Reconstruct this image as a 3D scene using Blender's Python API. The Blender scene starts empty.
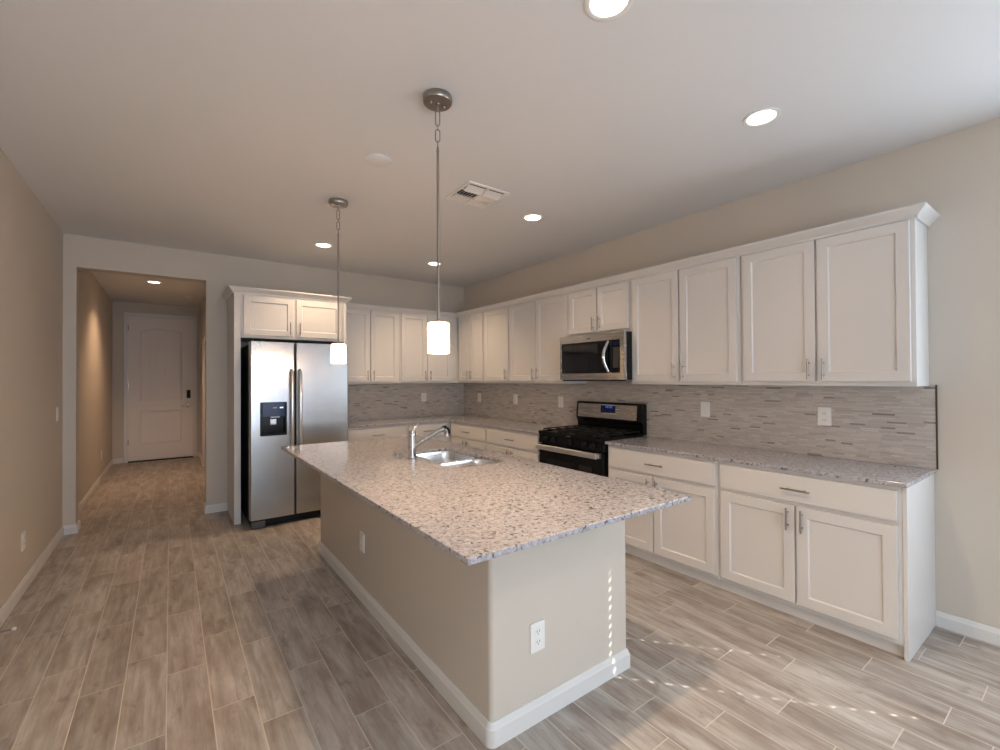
import bpy, bmesh, math, random
from mathutils import Vector, Matrix

S = bpy.context.scene
C = S.collection
PI = math.pi

# ------------------------------------------------------------------ camera
CAM_H, YAW, PITCH, ROLL, FPX = 1.4263, 0.6316, 0.0084, -0.0052, 449.94
cam_d = bpy.data.cameras.new('camera')
cam_d.sensor_fit = 'HORIZONTAL'
cam_d.sensor_width = 36.0
cam_d.lens = 36.0 * FPX / 1000.0
cam_d.clip_start = 0.02
cam = bpy.data.objects.new('camera', cam_d)
C.objects.link(cam)
_F = Vector((math.sin(YAW) * math.cos(PITCH), math.cos(YAW) * math.cos(PITCH), math.sin(PITCH)))
_R = Vector((math.cos(YAW), -math.sin(YAW), 0))
_U = _R.cross(_F)
_R2 = _R * math.cos(ROLL) + _U * math.sin(ROLL)
_U2 = -_R * math.sin(ROLL) + _U * math.cos(ROLL)
_M = Matrix((( _R2.x, _U2.x, -_F.x, 0), (_R2.y, _U2.y, -_F.y, 0), (_R2.z, _U2.z, -_F.z, CAM_H), (0, 0, 0, 1)))
cam.matrix_world = _M
S.camera = cam

# ------------------------------------------------------------------ view
S.view_settings.view_transform = 'Standard'
S.view_settings.look = 'None'
S.view_settings.gamma = 1.0
S.view_settings.use_curve_mapping = False
S.view_settings.exposure = 0.38

# ------------------------------------------------------------------ world and sun
wd = bpy.data.worlds.new('sky')
S.world = wd
wd.use_nodes = True
wd.node_tree.nodes['Background'].inputs[0].default_value = (0.62, 0.76, 1.0, 1)
wd.node_tree.nodes['Background'].inputs[1].default_value = 1.2

SUN_DIR = Vector((0.657, -0.754, 0.585)).normalized()      # towards the sun
sun_d = bpy.data.lights.new('sun', 'SUN')
sun_d.energy = 9.0
sun_d.color = (1.0, 0.95, 0.88)
sun_d.angle = math.radians(0.24)
sun = bpy.data.objects.new('sun', sun_d)
C.objects.link(sun)
sun.rotation_euler = SUN_DIR.to_track_quat('Z', 'Y').to_euler()
sun.location = (8, -8, 7)


def area(name, loc, rot, sx, sy, power, col):
    d = bpy.data.lights.new(name, 'AREA')
    d.shape = 'RECTANGLE'
    d.size, d.size_y = sx, sy
    d.energy = power
    d.color = col
    o = bpy.data.objects.new(name, d)
    C.objects.link(o)
    o.location = loc
    o.rotation_euler = rot
    return o


# daylight coming through the sliding door behind the camera and the right hand window
DAY = (0.76, 0.88, 1.0)
area('daylight_slider', (0.12, -3.58, 1.08), (PI / 2 + .20, 0, 0), 1.65, 2.0, 60, DAY)
area('daylight_slider', (1.78, -3.58, 1.08), (PI / 2 + .20, 0, 0), 1.65, 2.0, 14, DAY)
area('daylight_window', (3.546, -0.45, 1.6), (0, PI / 2, 0), 1.3, 1.1, 24, DAY)

CAN_L, CAN_W, PEND_L = 6.0, 95.0, 60.0          # lamp lens / shade radiance
CAN_COL = (1.0, 0.72, 0.46)

# ------------------------------------------------------------------ measures
XR, XL, YB, ZC = 3.547, -0.81, 5.763, 2.80
YREAR, YHALL = -3.5, 10.16
XHR = 0.44
ZU, ZK, CP, ST = 1.372, 2.353, 0.894, 0.022
XF = XR - 0.292                    # face of upper doors
YF = YB - 0.292


# ------------------------------------------------------------------ node helpers
def mat(name, col=(.8, .8, .8), rough=.5, metal=0.0, spec=.5, emit=None, estr=0.0):
    m = bpy.data.materials.new(name)
    m.use_nodes = True
    b = m.node_tree.nodes['Principled BSDF']
    b.inputs['Base Color'].default_value = (*col, 1)
    b.inputs['Roughness'].default_value = rough
    b.inputs['Metallic'].default_value = metal
    b.inputs['Specular IOR Level'].default_value = spec
    if emit:
        b.inputs['Emission Color'].default_value = (*emit, 1)
        b.inputs['Emission Strength'].default_value = estr
    return m


class NT:
    def __init__(s, m):
        s.t = m.node_tree
        s.b = s.t.nodes['Principled BSDF']

    def n(s, typ, **k):
        nd = s.t.nodes.new(typ)
        for a, v in k.items():
            setattr(nd, a, v)
        return nd

    def put(s, sock, v):
        if isinstance(v, bpy.types.NodeSocket):
            s.t.links.new(v, sock)
        elif isinstance(v, (tuple, list)) and len(v) == 3 and sock.type == 'RGBA':
            sock.default_value = (*v, 1)
        else:
            sock.default_value = v

    def math(s, op, a, b=0.0, c=0.0):
        nd = s.n('ShaderNodeMath', operation=op)
        for i, v in enumerate((a, b, c)):
            s.put(nd.inputs[i], v)
        return nd.outputs[0]

    def mix(s, f, a, b, mode='MIX'):
        nd = s.n('ShaderNodeMix', data_type='RGBA', blend_type=mode)
        s.put(nd.inputs[0], f)
        s.put(nd.inputs[6], a)
        s.put(nd.inputs[7], b)
        return nd.outputs[2]

    def pos(s):
        g = s.n('ShaderNodeNewGeometry')
        sep = s.n('ShaderNodeSeparateXYZ')
        s.t.links.new(g.outputs['Position'], sep.inputs[0])
        return g.outputs['Position'], sep.outputs[0], sep.outputs[1], sep.outputs[2]

    def comb(s, x, y, z):
        nd = s.n('ShaderNodeCombineXYZ')
        for i, v in enumerate((x, y, z)):
            s.put(nd.inputs[i], v)
        return nd.outputs[0]

    def noise(s, vec, scale, detail=3, rough=.5, dist=0.0):
        nd = s.n('ShaderNodeTexNoise')
        s.put(nd.inputs['Vector'], vec)
        nd.inputs['Scale'].default_value = scale
        nd.inputs['Detail'].default_value = detail
        nd.inputs['Roughness'].default_value = rough
        nd.inputs['Distortion'].default_value = dist
        return nd.outputs[0]

    def white(s, vec):
        nd = s.n('ShaderNodeTexWhiteNoise', noise_dimensions='3D')
        s.put(nd.inputs['Vector'], vec)
        return nd.outputs[0], nd.outputs[1]

    def ramp(s, f, stops, interp='LINEAR'):
        nd = s.n('ShaderNodeValToRGB')
        r = nd.color_ramp
        r.interpolation = interp
        while len(r.elements) < len(stops):
            r.elements.new(0.5)
        for e, (p, c) in zip(r.elements, stops):
            e.position = p
            e.color = (*c, 1) if isinstance(c, tuple) else (c, c, c, 1)
        s.put(nd.inputs[0], f)
        return nd.outputs[0]

    def bump(s, h, strength=.2, dist=.002):
        nd = s.n('ShaderNodeBump')
        nd.inputs['Strength'].default_value = strength
        nd.inputs['Distance'].default_value = dist
        s.put(nd.inputs['Height'], h)
        s.t.links.new(nd.outputs[0], s.b.inputs['Normal'])


def paint(name, col, rough=.6, texture=.12):
    m = mat(name, col, rough, spec=.3)
    t = NT(m)
    p, *_ = t.pos()
    t.bump(t.noise(p, 90, 3), texture, .002)
    return m


M_WALL = paint('wall_paint_greige', (.59, .54, .475), .55)
M_CEIL = paint('ceiling_paint', (.72, .73, .745), .8, .2)
M_TRIM = mat('trim_white', (.70, .695, .685), .35)
M_CAB = mat('cabinet_white', (.66, .645, .63), .38)
M_CABIN = mat('cabinet_inside', (.55, .5, .45), .6)
M_PLASTIC = mat('white_plastic', (.82, .81, .79), .3)
M_DOORP = paint('door_paint', (.80, .76, .74), .4, .05)
M_SLOT = mat('dark_slot', (.03, .03, .03), .6)
M_BLACK = mat('black_enamel', (.004, .004, .0045), .2, 0.0, .3)
M_BLACKM = mat('black_matte', (.006, .006, .006), .5, 0.0, .25)
M_IRON = mat('cast_iron', (.008, .008, .008), .55, 0.0, .25)
M_GLASSB = mat('black_glass', (.01, .01, .012), .04)
M_NICKEL = mat('brushed_nickel', (.36, .325, .295), .28, 1.0)
M_CHROME = mat('chrome', (.62, .62, .635), .10, 1.0)
M_BLUE = mat('display_panel', (.004, .010, .075), .15)
M_BLUEON = mat('display_digits', (.05, .1, .5), .3, emit=(.12, .28, 1.0), estr=.5)
M_TOE = mat('toe_kick_white', (.66, .64, .62), .45)
M_RUBBER = mat('white_rubber', (.8, .79, .76), .6)


def steel(name, col, rough, stretch):
    m = mat(name, col, rough, 1.0)
    t = NT(m)
    p, x, y, z = t.pos()
    v = t.comb(t.math('MULTIPLY', x, stretch[0]), t.math('MULTIPLY', y, stretch[1]), t.math('MULTIPLY', z, stretch[2]))
    n = t.noise(v, 1.0, 2)
    t.put(t.b.inputs['Roughness'], t.math('MULTIPLY_ADD', n, .12, rough - .06))
    t.b.inputs['Anisotropic'].default_value = .5
    return m


M_STEEL = steel('brushed_stainless', (.5, .495, .49), .26, (3, 3, 420))
M_STEELV = steel('brushed_stainless_door', (.48, .475, .475), .24, (420, 420, 3))
M_BAR = steel('brushed_handle_steel', (.78, .78, .79), .30, (200, 200, 200))
M_SINK = steel('sink_steel', (.72, .72, .73), .24, (60, 60, 60))


def granite():
    m = mat('speckled_granite', rough=.09, spec=.55)
    t = NT(m)
    p, x, y, z = t.pos()
    n1 = t.noise(p, 55, 4, .6, .6)
    n2 = t.noise(p, 22, 3, .55, .3)
    vor = t.n('ShaderNodeTexVoronoi')
    t.put(vor.inputs['Vector'], p)
    vor.inputs['Scale'].default_value = 95
    cell = vor.outputs['Color']
    sep = t.n('ShaderNodeSeparateColor')
    t.put(sep.inputs[0], cell)
    base = t.ramp(sep.outputs[0], [(0, (0.423, 0.400, 0.417)), (.35, (0.366, 0.352, 0.373)), (.6, (0.480, 0.489, 0.533)), (.85, (0.304, 0.297, 0.320)), (1, (0.507, 0.537, 0.601))])
    base = t.mix(t.ramp(n2, [(.35, 0.0), (.65, .55)]), base, (0.465, 0.460, 0.495))
    grey = t.ramp(t.noise(p, 48, 4, .65, .8), [(.50, 0.0), (.585, 1.0)])
    base = t.mix(t.math('MULTIPLY', grey, .62), base, (0.232, 0.214, 0.218))
    dark = t.ramp(n1, [(.565, 0.0), (.625, 1.0)])
    base = t.mix(t.math('MULTIPLY', dark, .85), base, (0.052, 0.046, 0.047))
    t.put(t.b.inputs['Base Color'], base)
    return m


M_GRANITE = granite()


def floor_mat():
    m = mat('wood_look_floor_tile', rough=.42, spec=.4)
    t = NT(m)
    p, x, y, z = t.pos()
    u = t.math('DIVIDE', t.math('ADD', x, .657), .1607)
    k = t.math('FLOOR', u)
    fu = t.math('SUBTRACT', u, k)
    tab = {0: .18, 1: .335, 2: .05, 3: .235, 4: .0, 5: .275, 6: .067, 7: .362, 8: .553, 9: .205, 10: .0, 11: .49, 12: .14,
           13: .38, 14: .55, 15: .32, 16: .65, 17: .18, 18: .52, 19: .29, 20: .43, 21: .062, 22: .36, 23: .6, 24: .2, 25: .5}
    stops = [((kk + .5) / 32 - .5 / 32 if kk else 0, v) for kk, v in tab.items()]
    off_t = t.ramp(t.math('DIVIDE', t.math('ADD', k, .25), 32), stops, 'CONSTANT')
    r1, _ = t.white(t.comb(k, 7.3, 1.1))
    inside = t.math('MULTIPLY', t.math('GREATER_THAN', k, -.5), t.math('LESS_THAN', k, 25.5))
    off = t.math('ADD', t.math('MULTIPLY', inside, off_t), t.math('MULTIPLY', t.math('SUBTRACT', 1.0, inside), t.math('MULTIPLY', r1, .68)))
    w = t.math('DIVIDE', t.math('SUBTRACT', t.math('ADD', y, 6.8), off), .68)
    j = t.math('FLOOR', w)
    fw = t.math('SUBTRACT', w, j)
    ex = t.math('MULTIPLY', t.math('MINIMUM', fu, t.math('SUBTRACT', 1.0, fu)), .1607)
    ey = t.math('MULTIPLY', t.math('MINIMUM', fw, t.math('SUBTRACT', 1.0, fw)), .68)
    e = t.math('MINIMUM', ex, ey)
    grout = t.ramp(t.math('MULTIPLY', e, 100), [(.16, 1.0), (.25, 0.0)])
    rv, rc = t.white(t.comb(k, j, 3.7))
    sx = t.n('ShaderNodeSeparateColor')
    t.put(sx.inputs[0], rc)
    # grain stretched along the plank, shifted per plank
    gx = t.math('ADD', x, t.math('MULTIPLY', sx.outputs[0], 9.0))
    gy = t.math('ADD', y, t.math('MULTIPLY', sx.outputs[1], 9.0))
    soft = t.noise(t.comb(t.math('MULTIPLY', gx, 13.0), t.math('MULTIPLY', gy, 2.6), rv), 1.0, 5, .6, .25)
    fine = t.noise(t.comb(t.math('MULTIPLY', gx, 52.0), t.math('MULTIPLY', gy, 3.2), rv), 1.0, 4, .6, .2)
    smud = t.noise(t.comb(t.math('MULTIPLY', gx, 16.0), t.math('MULTIPLY', gy, 6.5), t.math('ADD', rv, 4.0)), 1.0, 3, .6, .35)
    c = t.ramp(soft, [(.30, (.26, .212, .18)), (.46, (.37, .33, .298)), (.56, (.44, .41, .38)), (.70, (.54, .52, .495))])
    c = t.mix(t.ramp(fine, [(.36, .42), (.56, 0.0)]), c, (.225, .185, .158))
    c = t.mix(t.ramp(smud, [(.58, 0.0), (.70, .60)]), c, (.215, .17, .142))
    tone = t.math('MULTIPLY_ADD', rv, .22, .86)
    c = t.mix(1.0, c, t.comb(tone, tone, tone), 'MULTIPLY')
    c = t.mix(t.math('MULTIPLY', grout, .9), c, (.62, .57, .51))
    t.put(t.b.inputs['Base Color'], c)
    t.put(t.b.inputs['Roughness'], t.math('MULTIPLY_ADD', grout, .3, t.math('MULTIPLY_ADD', fine, .14, .33)))
    t.bump(t.math('SUBTRACT', t.math('MULTIPLY', fine, .25), grout), .35, .0015)
    return m


M_FLOOR = floor_mat()


def mosaic(name, axis):
    m = mat(name, rough=.25, spec=.5)
    t = NT(m)
    p, x, y, z = t.pos()
    a = x if axis == 'x' else y
    rowf = t.math('DIVIDE', t.math('SUBTRACT', z, .894), .0118)
    r = t.math('FLOOR', rowf)
    fr = t.math('SUBTRACT', rowf, r)
    rr, rcol = t.white(t.comb(r, 2.2, 5.5))
    s3 = t.n('ShaderNodeSeparateColor')
    t.put(s3.inputs[0], rcol)
    ln = t.math('MULTIPLY_ADD', s3.outputs[0], .06, .05)
    wv = t.math('DIVIDE', t.math('ADD', a, t.math('MULTIPLY_ADD', rr, 3.0, 4.0)), ln)
    j = t.math('FLOOR', wv)
    fj = t.math('SUBTRACT', wv, j)
    e1 = t.math('MULTIPLY', t.math('MINIMUM', fr, t.math('SUBTRACT', 1.0, fr)), .0118)
    e2 = t.math('MULTIPLY', t.math('MINIMUM', fj, t.math('SUBTRACT', 1.0, fj)), ln)
    gr = t.ramp(t.math('MULTIPLY', t.math('MINIMUM', e1, e2), 100), [(.06, 1.0), (.12, 0.0)])
    cv, _ = t.white(t.comb(r, j, 1.9))
    col = t.ramp(cv, [(0, (.455, .42, .39)), (.25, (.50, .468, .44)), (.5, (.43, .395, .366)), (.66, (.525, .496, .468)),
                      (.80, (.39, .352, .322)), (.90, (.47, .437, .405)), (.962, (.20, .165, .145))], 'CONSTANT')
    st = t.noise(t.comb(t.math('MULTIPLY', a, 25), t.math('MULTIPLY', z, 200), cv), 1, 3)
    col = t.mix(t.math('MULTIPLY', st, .25), col, (0.65, 0.624, 0.585))
    col = t.mix(gr, col, (0.39, 0.364, 0.341))
    t.put(t.b.inputs['Base Color'], col)
    v2, _ = t.white(t.comb(j, r, 8.8))
    t.put(t.b.inputs['Roughness'], t.math('MULTIPLY_ADD', v2, .4, .15))
    t.bump(t.math('SUBTRACT', 1.0, gr), .3, .001)
    return m


M_MOS_R = mosaic('mosaic_right', 'y')
M_MOS_B = mosaic('mosaic_back', 'x')


def blind_mat():
    m = mat('blind_slat', (.82, .81, .78), .5)
    return m


M_BLIND = blind_mat()
M_LENS = mat('lamp_lens', (.9, .9, .9), .4, emit=(1.0, .88, .74), estr=CAN_L)


def shade_mat():
    m = mat('frosted_shade', (.9, .88, .84), .35)
    t = NT(m)
    tc = t.n('ShaderNodeTexCoord')
    sp = t.n('ShaderNodeSeparateXYZ')
    t.put(sp.inputs[0], tc.outputs['Generated'])
    f = t.ramp(sp.outputs[2], [(0, 1.0), (.75, .7), (1.0, .2)])     # the bulb hangs in the lower half of the glass
    t.put(t.b.inputs['Emission Color'], (1.0, .60, .32))
    t.put(t.b.inputs['Emission Strength'], t.math('MULTIPLY', f, PEND_L))
    return m


M_SHADE = shade_mat()
M_GLASS = mat('window_glass', (1, 1, 1), .0)
M_GLASS.node_tree.nodes['Principled BSDF'].inputs['Transmission Weight'].default_value = 1.0
M_GLASS.node_tree.nodes['Principled BSDF'].inputs['IOR'].default_value = 1.02


# ------------------------------------------------------------------ mesh helpers
def box(bm, x0, x1, y0, y1, z0, z1):
    v = [bm.verts.new(p) for p in ((x0, y0, z0), (x1, y0, z0), (x1, y1, z0), (x0, y1, z0), (x0, y0, z1), (x1, y0, z1), (x1, y1, z1), (x0, y1, z1))]
    for f in ((3, 2, 1, 0), (4, 5, 6, 7), (0, 1, 5, 4), (1, 2, 6, 5), (2, 3, 7, 6), (3, 0, 4, 7)):
        bm.faces.new([v[i] for i in f])
    return bm


def B(x0, x1, y0, y1, z0, z1):
    return box(bmesh.new(), x0, x1, y0, y1, z0, z1)


def tube(bm, pts, r, n=12, closed=False, caps=True):
    pts = [Vector(p) for p in pts]
    rs = r if isinstance(r, (list, tuple)) else [r] * len(pts)
    N = len(pts)
    rings = []
    up = None
    for i, p in enumerate(pts):
        if closed:
            d = (pts[(i + 1) % N] - pts[i - 1]).normalized()
        elif i == 0:
            d = (pts[1] - p).normalized()
        elif i == N - 1:
            d = (p - pts[i - 1]).normalized()
        else:
            d = ((pts[i + 1] - p).normalized() + (p - pts[i - 1]).normalized()).normalized()
        if up is None:
            up = Vector((0, 0, 1)) if abs(d.z) < .9 else Vector((1, 0, 0))
        a = d.cross(up)
        if a.length < 1e-6:
            a = d.orthogonal()
        a.normalize()
        b = a.cross(d).normalized()
        up = b
        rings.append([bm.verts.new(p + a * rs[i] * math.cos(2 * PI * k / n) + b * rs[i] * math.sin(2 * PI * k / n)) for k in range(n)])
    for i in range(N if closed else N - 1):
        A, Bq = rings[i], rings[(i + 1) % N]
        for k in range(n):
            bm.faces.new((A[k], A[(k + 1) % n], Bq[(k + 1) % n], Bq[k]))
    if caps and not closed:
        bm.faces.new(rings[0][::-1])
        bm.faces.new(rings[-1])
    return bm


def lathe(bm, prof, n=32, cx=0, cy=0):
    """prof: list of (radius, z); radius 0 closes with a fan."""
    rings = []
    for r, z in prof:
        if r < 1e-6:
            rings.append([bm.verts.new((cx, cy, z))])
        else:
            rings.append([bm.verts.new((cx + r * math.cos(2 * PI * k / n), cy + r * math.sin(2 * PI * k / n), z)) for k in range(n)])
    for A, D in zip(rings, rings[1:]):
        for k in range(n):
            k2 = (k + 1) % n
            if len(A) == 1 and len(D) == 1:
                continue
            if len(A) == 1:
                bm.faces.new((A[0], D[k2], D[k]))
            elif len(D) == 1:
                bm.faces.new((A[k], A[k2], D[0]))
            else:
                bm.faces.new((A[k], A[k2], D[k2], D[k]))
    return bm


def prism(bm, poly, h0, h1, axis='z'):
    """extrude a polygon given in the plane across axis."""
    def P(a, b, h):
        return {'z': (a, b, h), 'y': (a, h, b), 'x': (h, a, b)}[axis]
    lo = [bm.verts.new(P(a, b, h0)) for a, b in poly]
    hi = [bm.verts.new(P(a, b, h1)) for a, b in poly]
    n = len(poly)
    bm.faces.new(lo[::-1])
    bm.faces.new(hi)
    for i in range(n):
        bm.faces.new((lo[i], lo[(i + 1) % n], hi[(i + 1) % n], hi[i]))
    return bm


def rrect(x0, x1, y0, y1, r, seg=5):
    out = []
    for cx, cy, a0 in ((x1 - r, y1 - r, 0), (x0 + r, y1 - r, PI / 2), (x0 + r, y0 + r, PI), (x1 - r, y0 + r, 1.5 * PI)):
        for k in range(seg + 1):
            a = a0 + PI / 2 * k / seg
            out.append((cx + r * math.cos(a), cy + r * math.sin(a)))
    return out


def shaker(bm, x0, x1, z0, z1, yb=0.0, th=.02, rail=.057, rec=.009, slope=.007):
    """framed door with a recessed flat panel; its back at y=yb, its face towards -y."""
    yf = yb - th

    def ring(d, y):
        return [bm.verts.new(p) for p in ((x0 + d, y, z0 + d), (x1 - d, y, z0 + d), (x1 - d, y, z1 - d), (x0 + d, y, z1 - d))]
    rs = [ring(0, yb), ring(0, yf + .0015), ring(.0015, yf), ring(rail, yf), ring(rail + slope, yf + rec)]
    for A, D in zip(rs, rs[1:]):
        for k in range(4):
            bm.faces.new((A[k], A[(k + 1) % 4], D[(k + 1) % 4], D[k]))
    bm.faces.new(rs[0][::-1])
    bm.faces.new(rs[-1])
    return bm


def slabfront(bm, x0, x1, z0, z1, yb=0.0, th=.02):
    return shaker(bm, x0, x1, z0, z1, yb, th, .012, -.0005, .004)


def obj(name, bm, m, parent=None, smooth=False, bevel=0.0, seg=2, kind=None):
    bmesh.ops.remove_doubles(bm, verts=bm.verts, dist=1e-6)
    bmesh.ops.recalc_face_normals(bm, faces=bm.faces)
    me = bpy.data.meshes.new(name)
    bm.to_mesh(me)
    bm.free()
    for mm in (m if isinstance(m, (list, tuple)) else [m]):
        me.materials.append(mm)
    o = bpy.data.objects.new(name, me)
    C.objects.link(o)
    if parent:
        o.parent = parent
    if smooth:
        me.polygons.foreach_set('use_smooth', [True] * len(me.polygons))
        try:
            me.set_sharp_from_angle(angle=math.radians(40))
        except Exception:
            pass
    if bevel:
        b = o.modifiers.new('bevel', 'BEVEL')
        b.width = bevel
        b.segments = seg
        b.limit_method = 'ANGLE'
        b.angle_limit = math.radians(40)
    if kind:
        o['kind'] = kind
    return o


def tag(o, label, cat, group=None):
    o['label'] = label
    o['category'] = cat
    if group:
        o['group'] = group
    return o


def thing(name, label, cat, loc=(0, 0, 0), rz=0.0, group=None):
    o = bpy.data.objects.new(name, None)
    o.empty_display_size = .1
    C.objects.link(o)
    o.location = loc
    o.rotation_euler = (0, 0, rz)
    return tag(o, label, cat, group)


def struct(name, bm, m, parent=None, bevel=0.0):
    return obj(name, bm, m, parent, bevel=bevel, kind='structure')


def struct_root(name, loc=(0, 0, 0)):
    o = bpy.data.objects.new(name, None)
    C.objects.link(o)
    o.location = loc
    o['kind'] = 'structure'
    return o


# ================================================================== THE SETTING
struct('floor', B(-1.2, XR + .15, YREAR - .1, YHALL + .3, -.10, 0), M_FLOOR)
struct('ceiling', B(-1.2, XR + .15, YREAR - .1, YHALL + .3, ZC, ZC + .12), M_CEIL)
struct('wall_left', B(XL - .15, XL, YREAR - .1, YHALL + .2, 0, ZC), M_WALL)

# right wall with a window beyond the frame's right edge
WY0, WY1, WZ0, WZ1 = -1.02, 0.10, .88, 2.30
bm = B(XR, XR + .15, YREAR - .1, WY0, 0, ZC)
box(bm, XR, XR + .15, WY1, YB + .16, 0, ZC)
box(bm, XR, XR + .15, WY0, WY1, 0, WZ0)
box(bm, XR, XR + .15, WY0, WY1, WZ1, ZC)
struct('wall_right', bm, M_WALL)

# wall between kitchen and hall, with the cased-less opening
OX0, OX1, OZ = -.718, .307, 2.502
bm = B(XL, OX0, YB, YB + .16, 0, ZC)
box(bm, OX1, XR, YB, YB + .16, 0, ZC)
box(bm, OX0, OX1, YB, YB + .16, OZ, ZC)
struct('wall_back', bm, M_WALL)

# wall behind the camera with the wide sliding door opening
SX0, SX1, SZ = -.72, 2.62, 2.1
bm = B(XL, SX0, YREAR - .1, YREAR, 0, ZC)
box(bm, SX1, XR, YREAR - .1, YREAR, 0, ZC)
box(bm, SX0, SX1, YREAR - .1, YREAR, SZ, ZC)
struct('wall_rear', bm, M_WALL)
bm = bmesh.new()
for a, b, c, d in ((SX0, SX0 + .06, 0, SZ), (SX1 - .06, SX1, 0, SZ), (.92, .99, 0, SZ)):
    box(bm, a, b, YREAR - .09, YREAR - .03, c, d)
box(bm, SX0, SX1, YREAR - .09, YREAR - .03, SZ - .06, SZ)
box(bm, SX0, SX1, YREAR - .09, YREAR - .03, 0, .05)
win = struct('window_2', bm, M_TRIM)
struct('patio_slab', B(-2.5, 5.5, YREAR - 4.2, YREAR - .11, -.12, -.02), mat('patio_concrete', (.45, .42, .38), .8))
struct('sun_block_roof', B(-2.5, 6.5, YREAR - 4.2, YREAR - .11, 2.62, 2.75), M_CEIL)  # unseen roof added to keep the sun out of the sliding door

# hall
struct('wall_hall_end', B(XL, XHR + .1, YHALL, YHALL + .15, 0, ZC), M_WALL)
D2Y0, D2Y1, D2Z = 8.05, 8.95, 2.03
bm = B(XHR, XHR + .12, YB + .16, D2Y0, 0, ZC)
box(bm, XHR, XHR + .12, D2Y1, YHALL, 0, ZC)
box(bm, XHR, XHR + .12, D2Y0, D2Y1, D2Z, ZC)
struct('wall_hall_right', bm, M_WALL)
bm = B(XHR - .016, XHR, D2Y1, D2Y1 + .075, 0, D2Z + .075)
box(bm, XHR - .016, XHR, D2Y0 - .075, D2Y0, 0, D2Z + .075)
box(bm, XHR - .016, XHR, D2Y0, D2Y1, D2Z, D2Z + .075)
d2 = struct('door_2', bm, M_TRIM, bevel=.004)
obj('door_leaf', B(XHR + .03, XHR + .07, D2Y0 + .003, D2Y1 - .003, .01, D2Z - .003), M_DOORP, d2)

# baseboards
BBH, BBT = .085, .014


def base_profile(t=BBT, h=BBH):
    return [(0, 0), (t, 0), (t, h * .72), (t * .75, h * .80), (t * .5, h * .93), (t * .3, h), (0, h)]


def baseboard(name, path, parent=None, kind='structure'):
    """sweep the profile along a polyline; the room lies to the left of the walking direction."""
    pr = base_profile()
    sweep = bmesh.new()
    sweep_profile(sweep, path, pr)
    return obj(name, sweep, M_TRIM, parent, kind=kind)


def sweep_profile(bm, path, prof, closed=False):
    P = [Vector((a, b)) for a, b in path]
    n = len(P)
    rows = []
    for i, p in enumerate(P):
        def nrm(a, b):
            d = (b - a).normalized()
            return Vector((-d.y, d.x))
        if i == 0 and not closed:
            o = nrm(P[0], P[1])
        elif i == n - 1 and not closed:
            o = nrm(P[-2], P[-1])
        else:
            n1, n2 = nrm(P[i - 1], p), nrm(p, P[(i + 1) % n])
            o = (n1 + n2) / (1 + n1.dot(n2))
        rows.append([bm.verts.new((p.x + o.x * d, p.y + o.y * d, z)) for d, z in prof])
    m = len(prof)
    for i in range(n if closed else n - 1):
        A, D = rows[i], rows[(i + 1) % n]
        for k in range(m):
            bm.faces.new((A[k], D[k], D[(k + 1) % m], A[(k + 1) % m]))
    if not closed:
        bm.faces.new(rows[0])
        bm.faces.new(rows[-1][::-1])
    return bm


baseboard('baseboard_left', [(OX0, YB + .075), (OX0, YB), (XL, YB), (XL, YREAR)])
baseboard('baseboard_hall_left', [(XL, YHALL), (XL, YB + .16), (OX0 + 0.0, YB + .16), (OX0, YB + .10)])
baseboard('baseboard_right', [(XR, YREAR), (XR, .619)])
baseboard('baseboard_back', [(.50, YB), (OX1, YB), (OX1, YB + .16), (XHR, YB + .16), (XHR, D2Y0 - .076)])
baseboard('baseboard_hall_end', [(XHR, D2Y1 + .076), (XHR, YHALL), (.395, YHALL)])
baseboard('baseboard_hall_corner', [(-.67, YHALL), (XL + .002, YHALL)])

# window in the right wall: frame, glass, and the closed white blind whose cord holes let the sun dots through
w1 = struct_root('window_1', (XR, 0, 0))
bm = bmesh.new()
for a, b, c, d in ((WY0, WY0 + .04, WZ0, WZ1), (WY1 - .04, WY1, WZ0, WZ1), (WY0 + .04, WY1 - .04, WZ0, WZ0 + .04), (WY0 + .04, WY1 - .04, WZ1 - .04, WZ1)):
    box(bm, .09, .13, a, b, c, d)
obj('window_frame', bm, M_TRIM, w1)
obj('window_sill', B(-.02, .09, WY0, WY1, WZ0 - .02, WZ0), M_TRIM, w1, bevel=.004)
BX = XR + .035
blind = thing('window_blind', 'closed white slatted blind in the window of the right wall beside the dining area', 'blind', (BX, 0, 0))
obj('headrail', B(-.02, .02, WY0 + .005, WY1 - .005, WZ1 - .05, WZ1 - .002), M_BLIND, blind, bevel=.002)
PITCH_Z = .0437
cordsY = (-.72, -.20)
nsl = int((WZ1 - .05 - WZ0) / PITCH_Z)
ys = [WY0 + .0004]
for c in cordsY:
    ys += [c - .0085, c + .0085]
ys += [WY1 - .0004]
for i in range(nsl):
    zc = WZ0 + .03 + PITCH_Z * i
    bm = bmesh.new()
    zs = [zc - .0245, zc - .0065, zc + .0065, zc + .0245]      # nearly closed slat, overlapping the next
    xs = [.007, .002, -.002, -.007]
    grid = [[bm.verts.new((xx, yy, zz)) for yy in ys] for xx, zz in zip(xs, zs)]
    for a in range(3):
        for b in range(len(ys) - 1):
            if a == 1 and b in (1, 3):
                continue
            bm.faces.new((grid[a][b], grid[a][b + 1], grid[a + 1][b + 1], grid[a + 1][b]))
    s = obj('slat', bm, M_BLIND, blind)
    sol = s.modifiers.new('thick', 'SOLIDIFY')
    sol.thickness = .002

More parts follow.
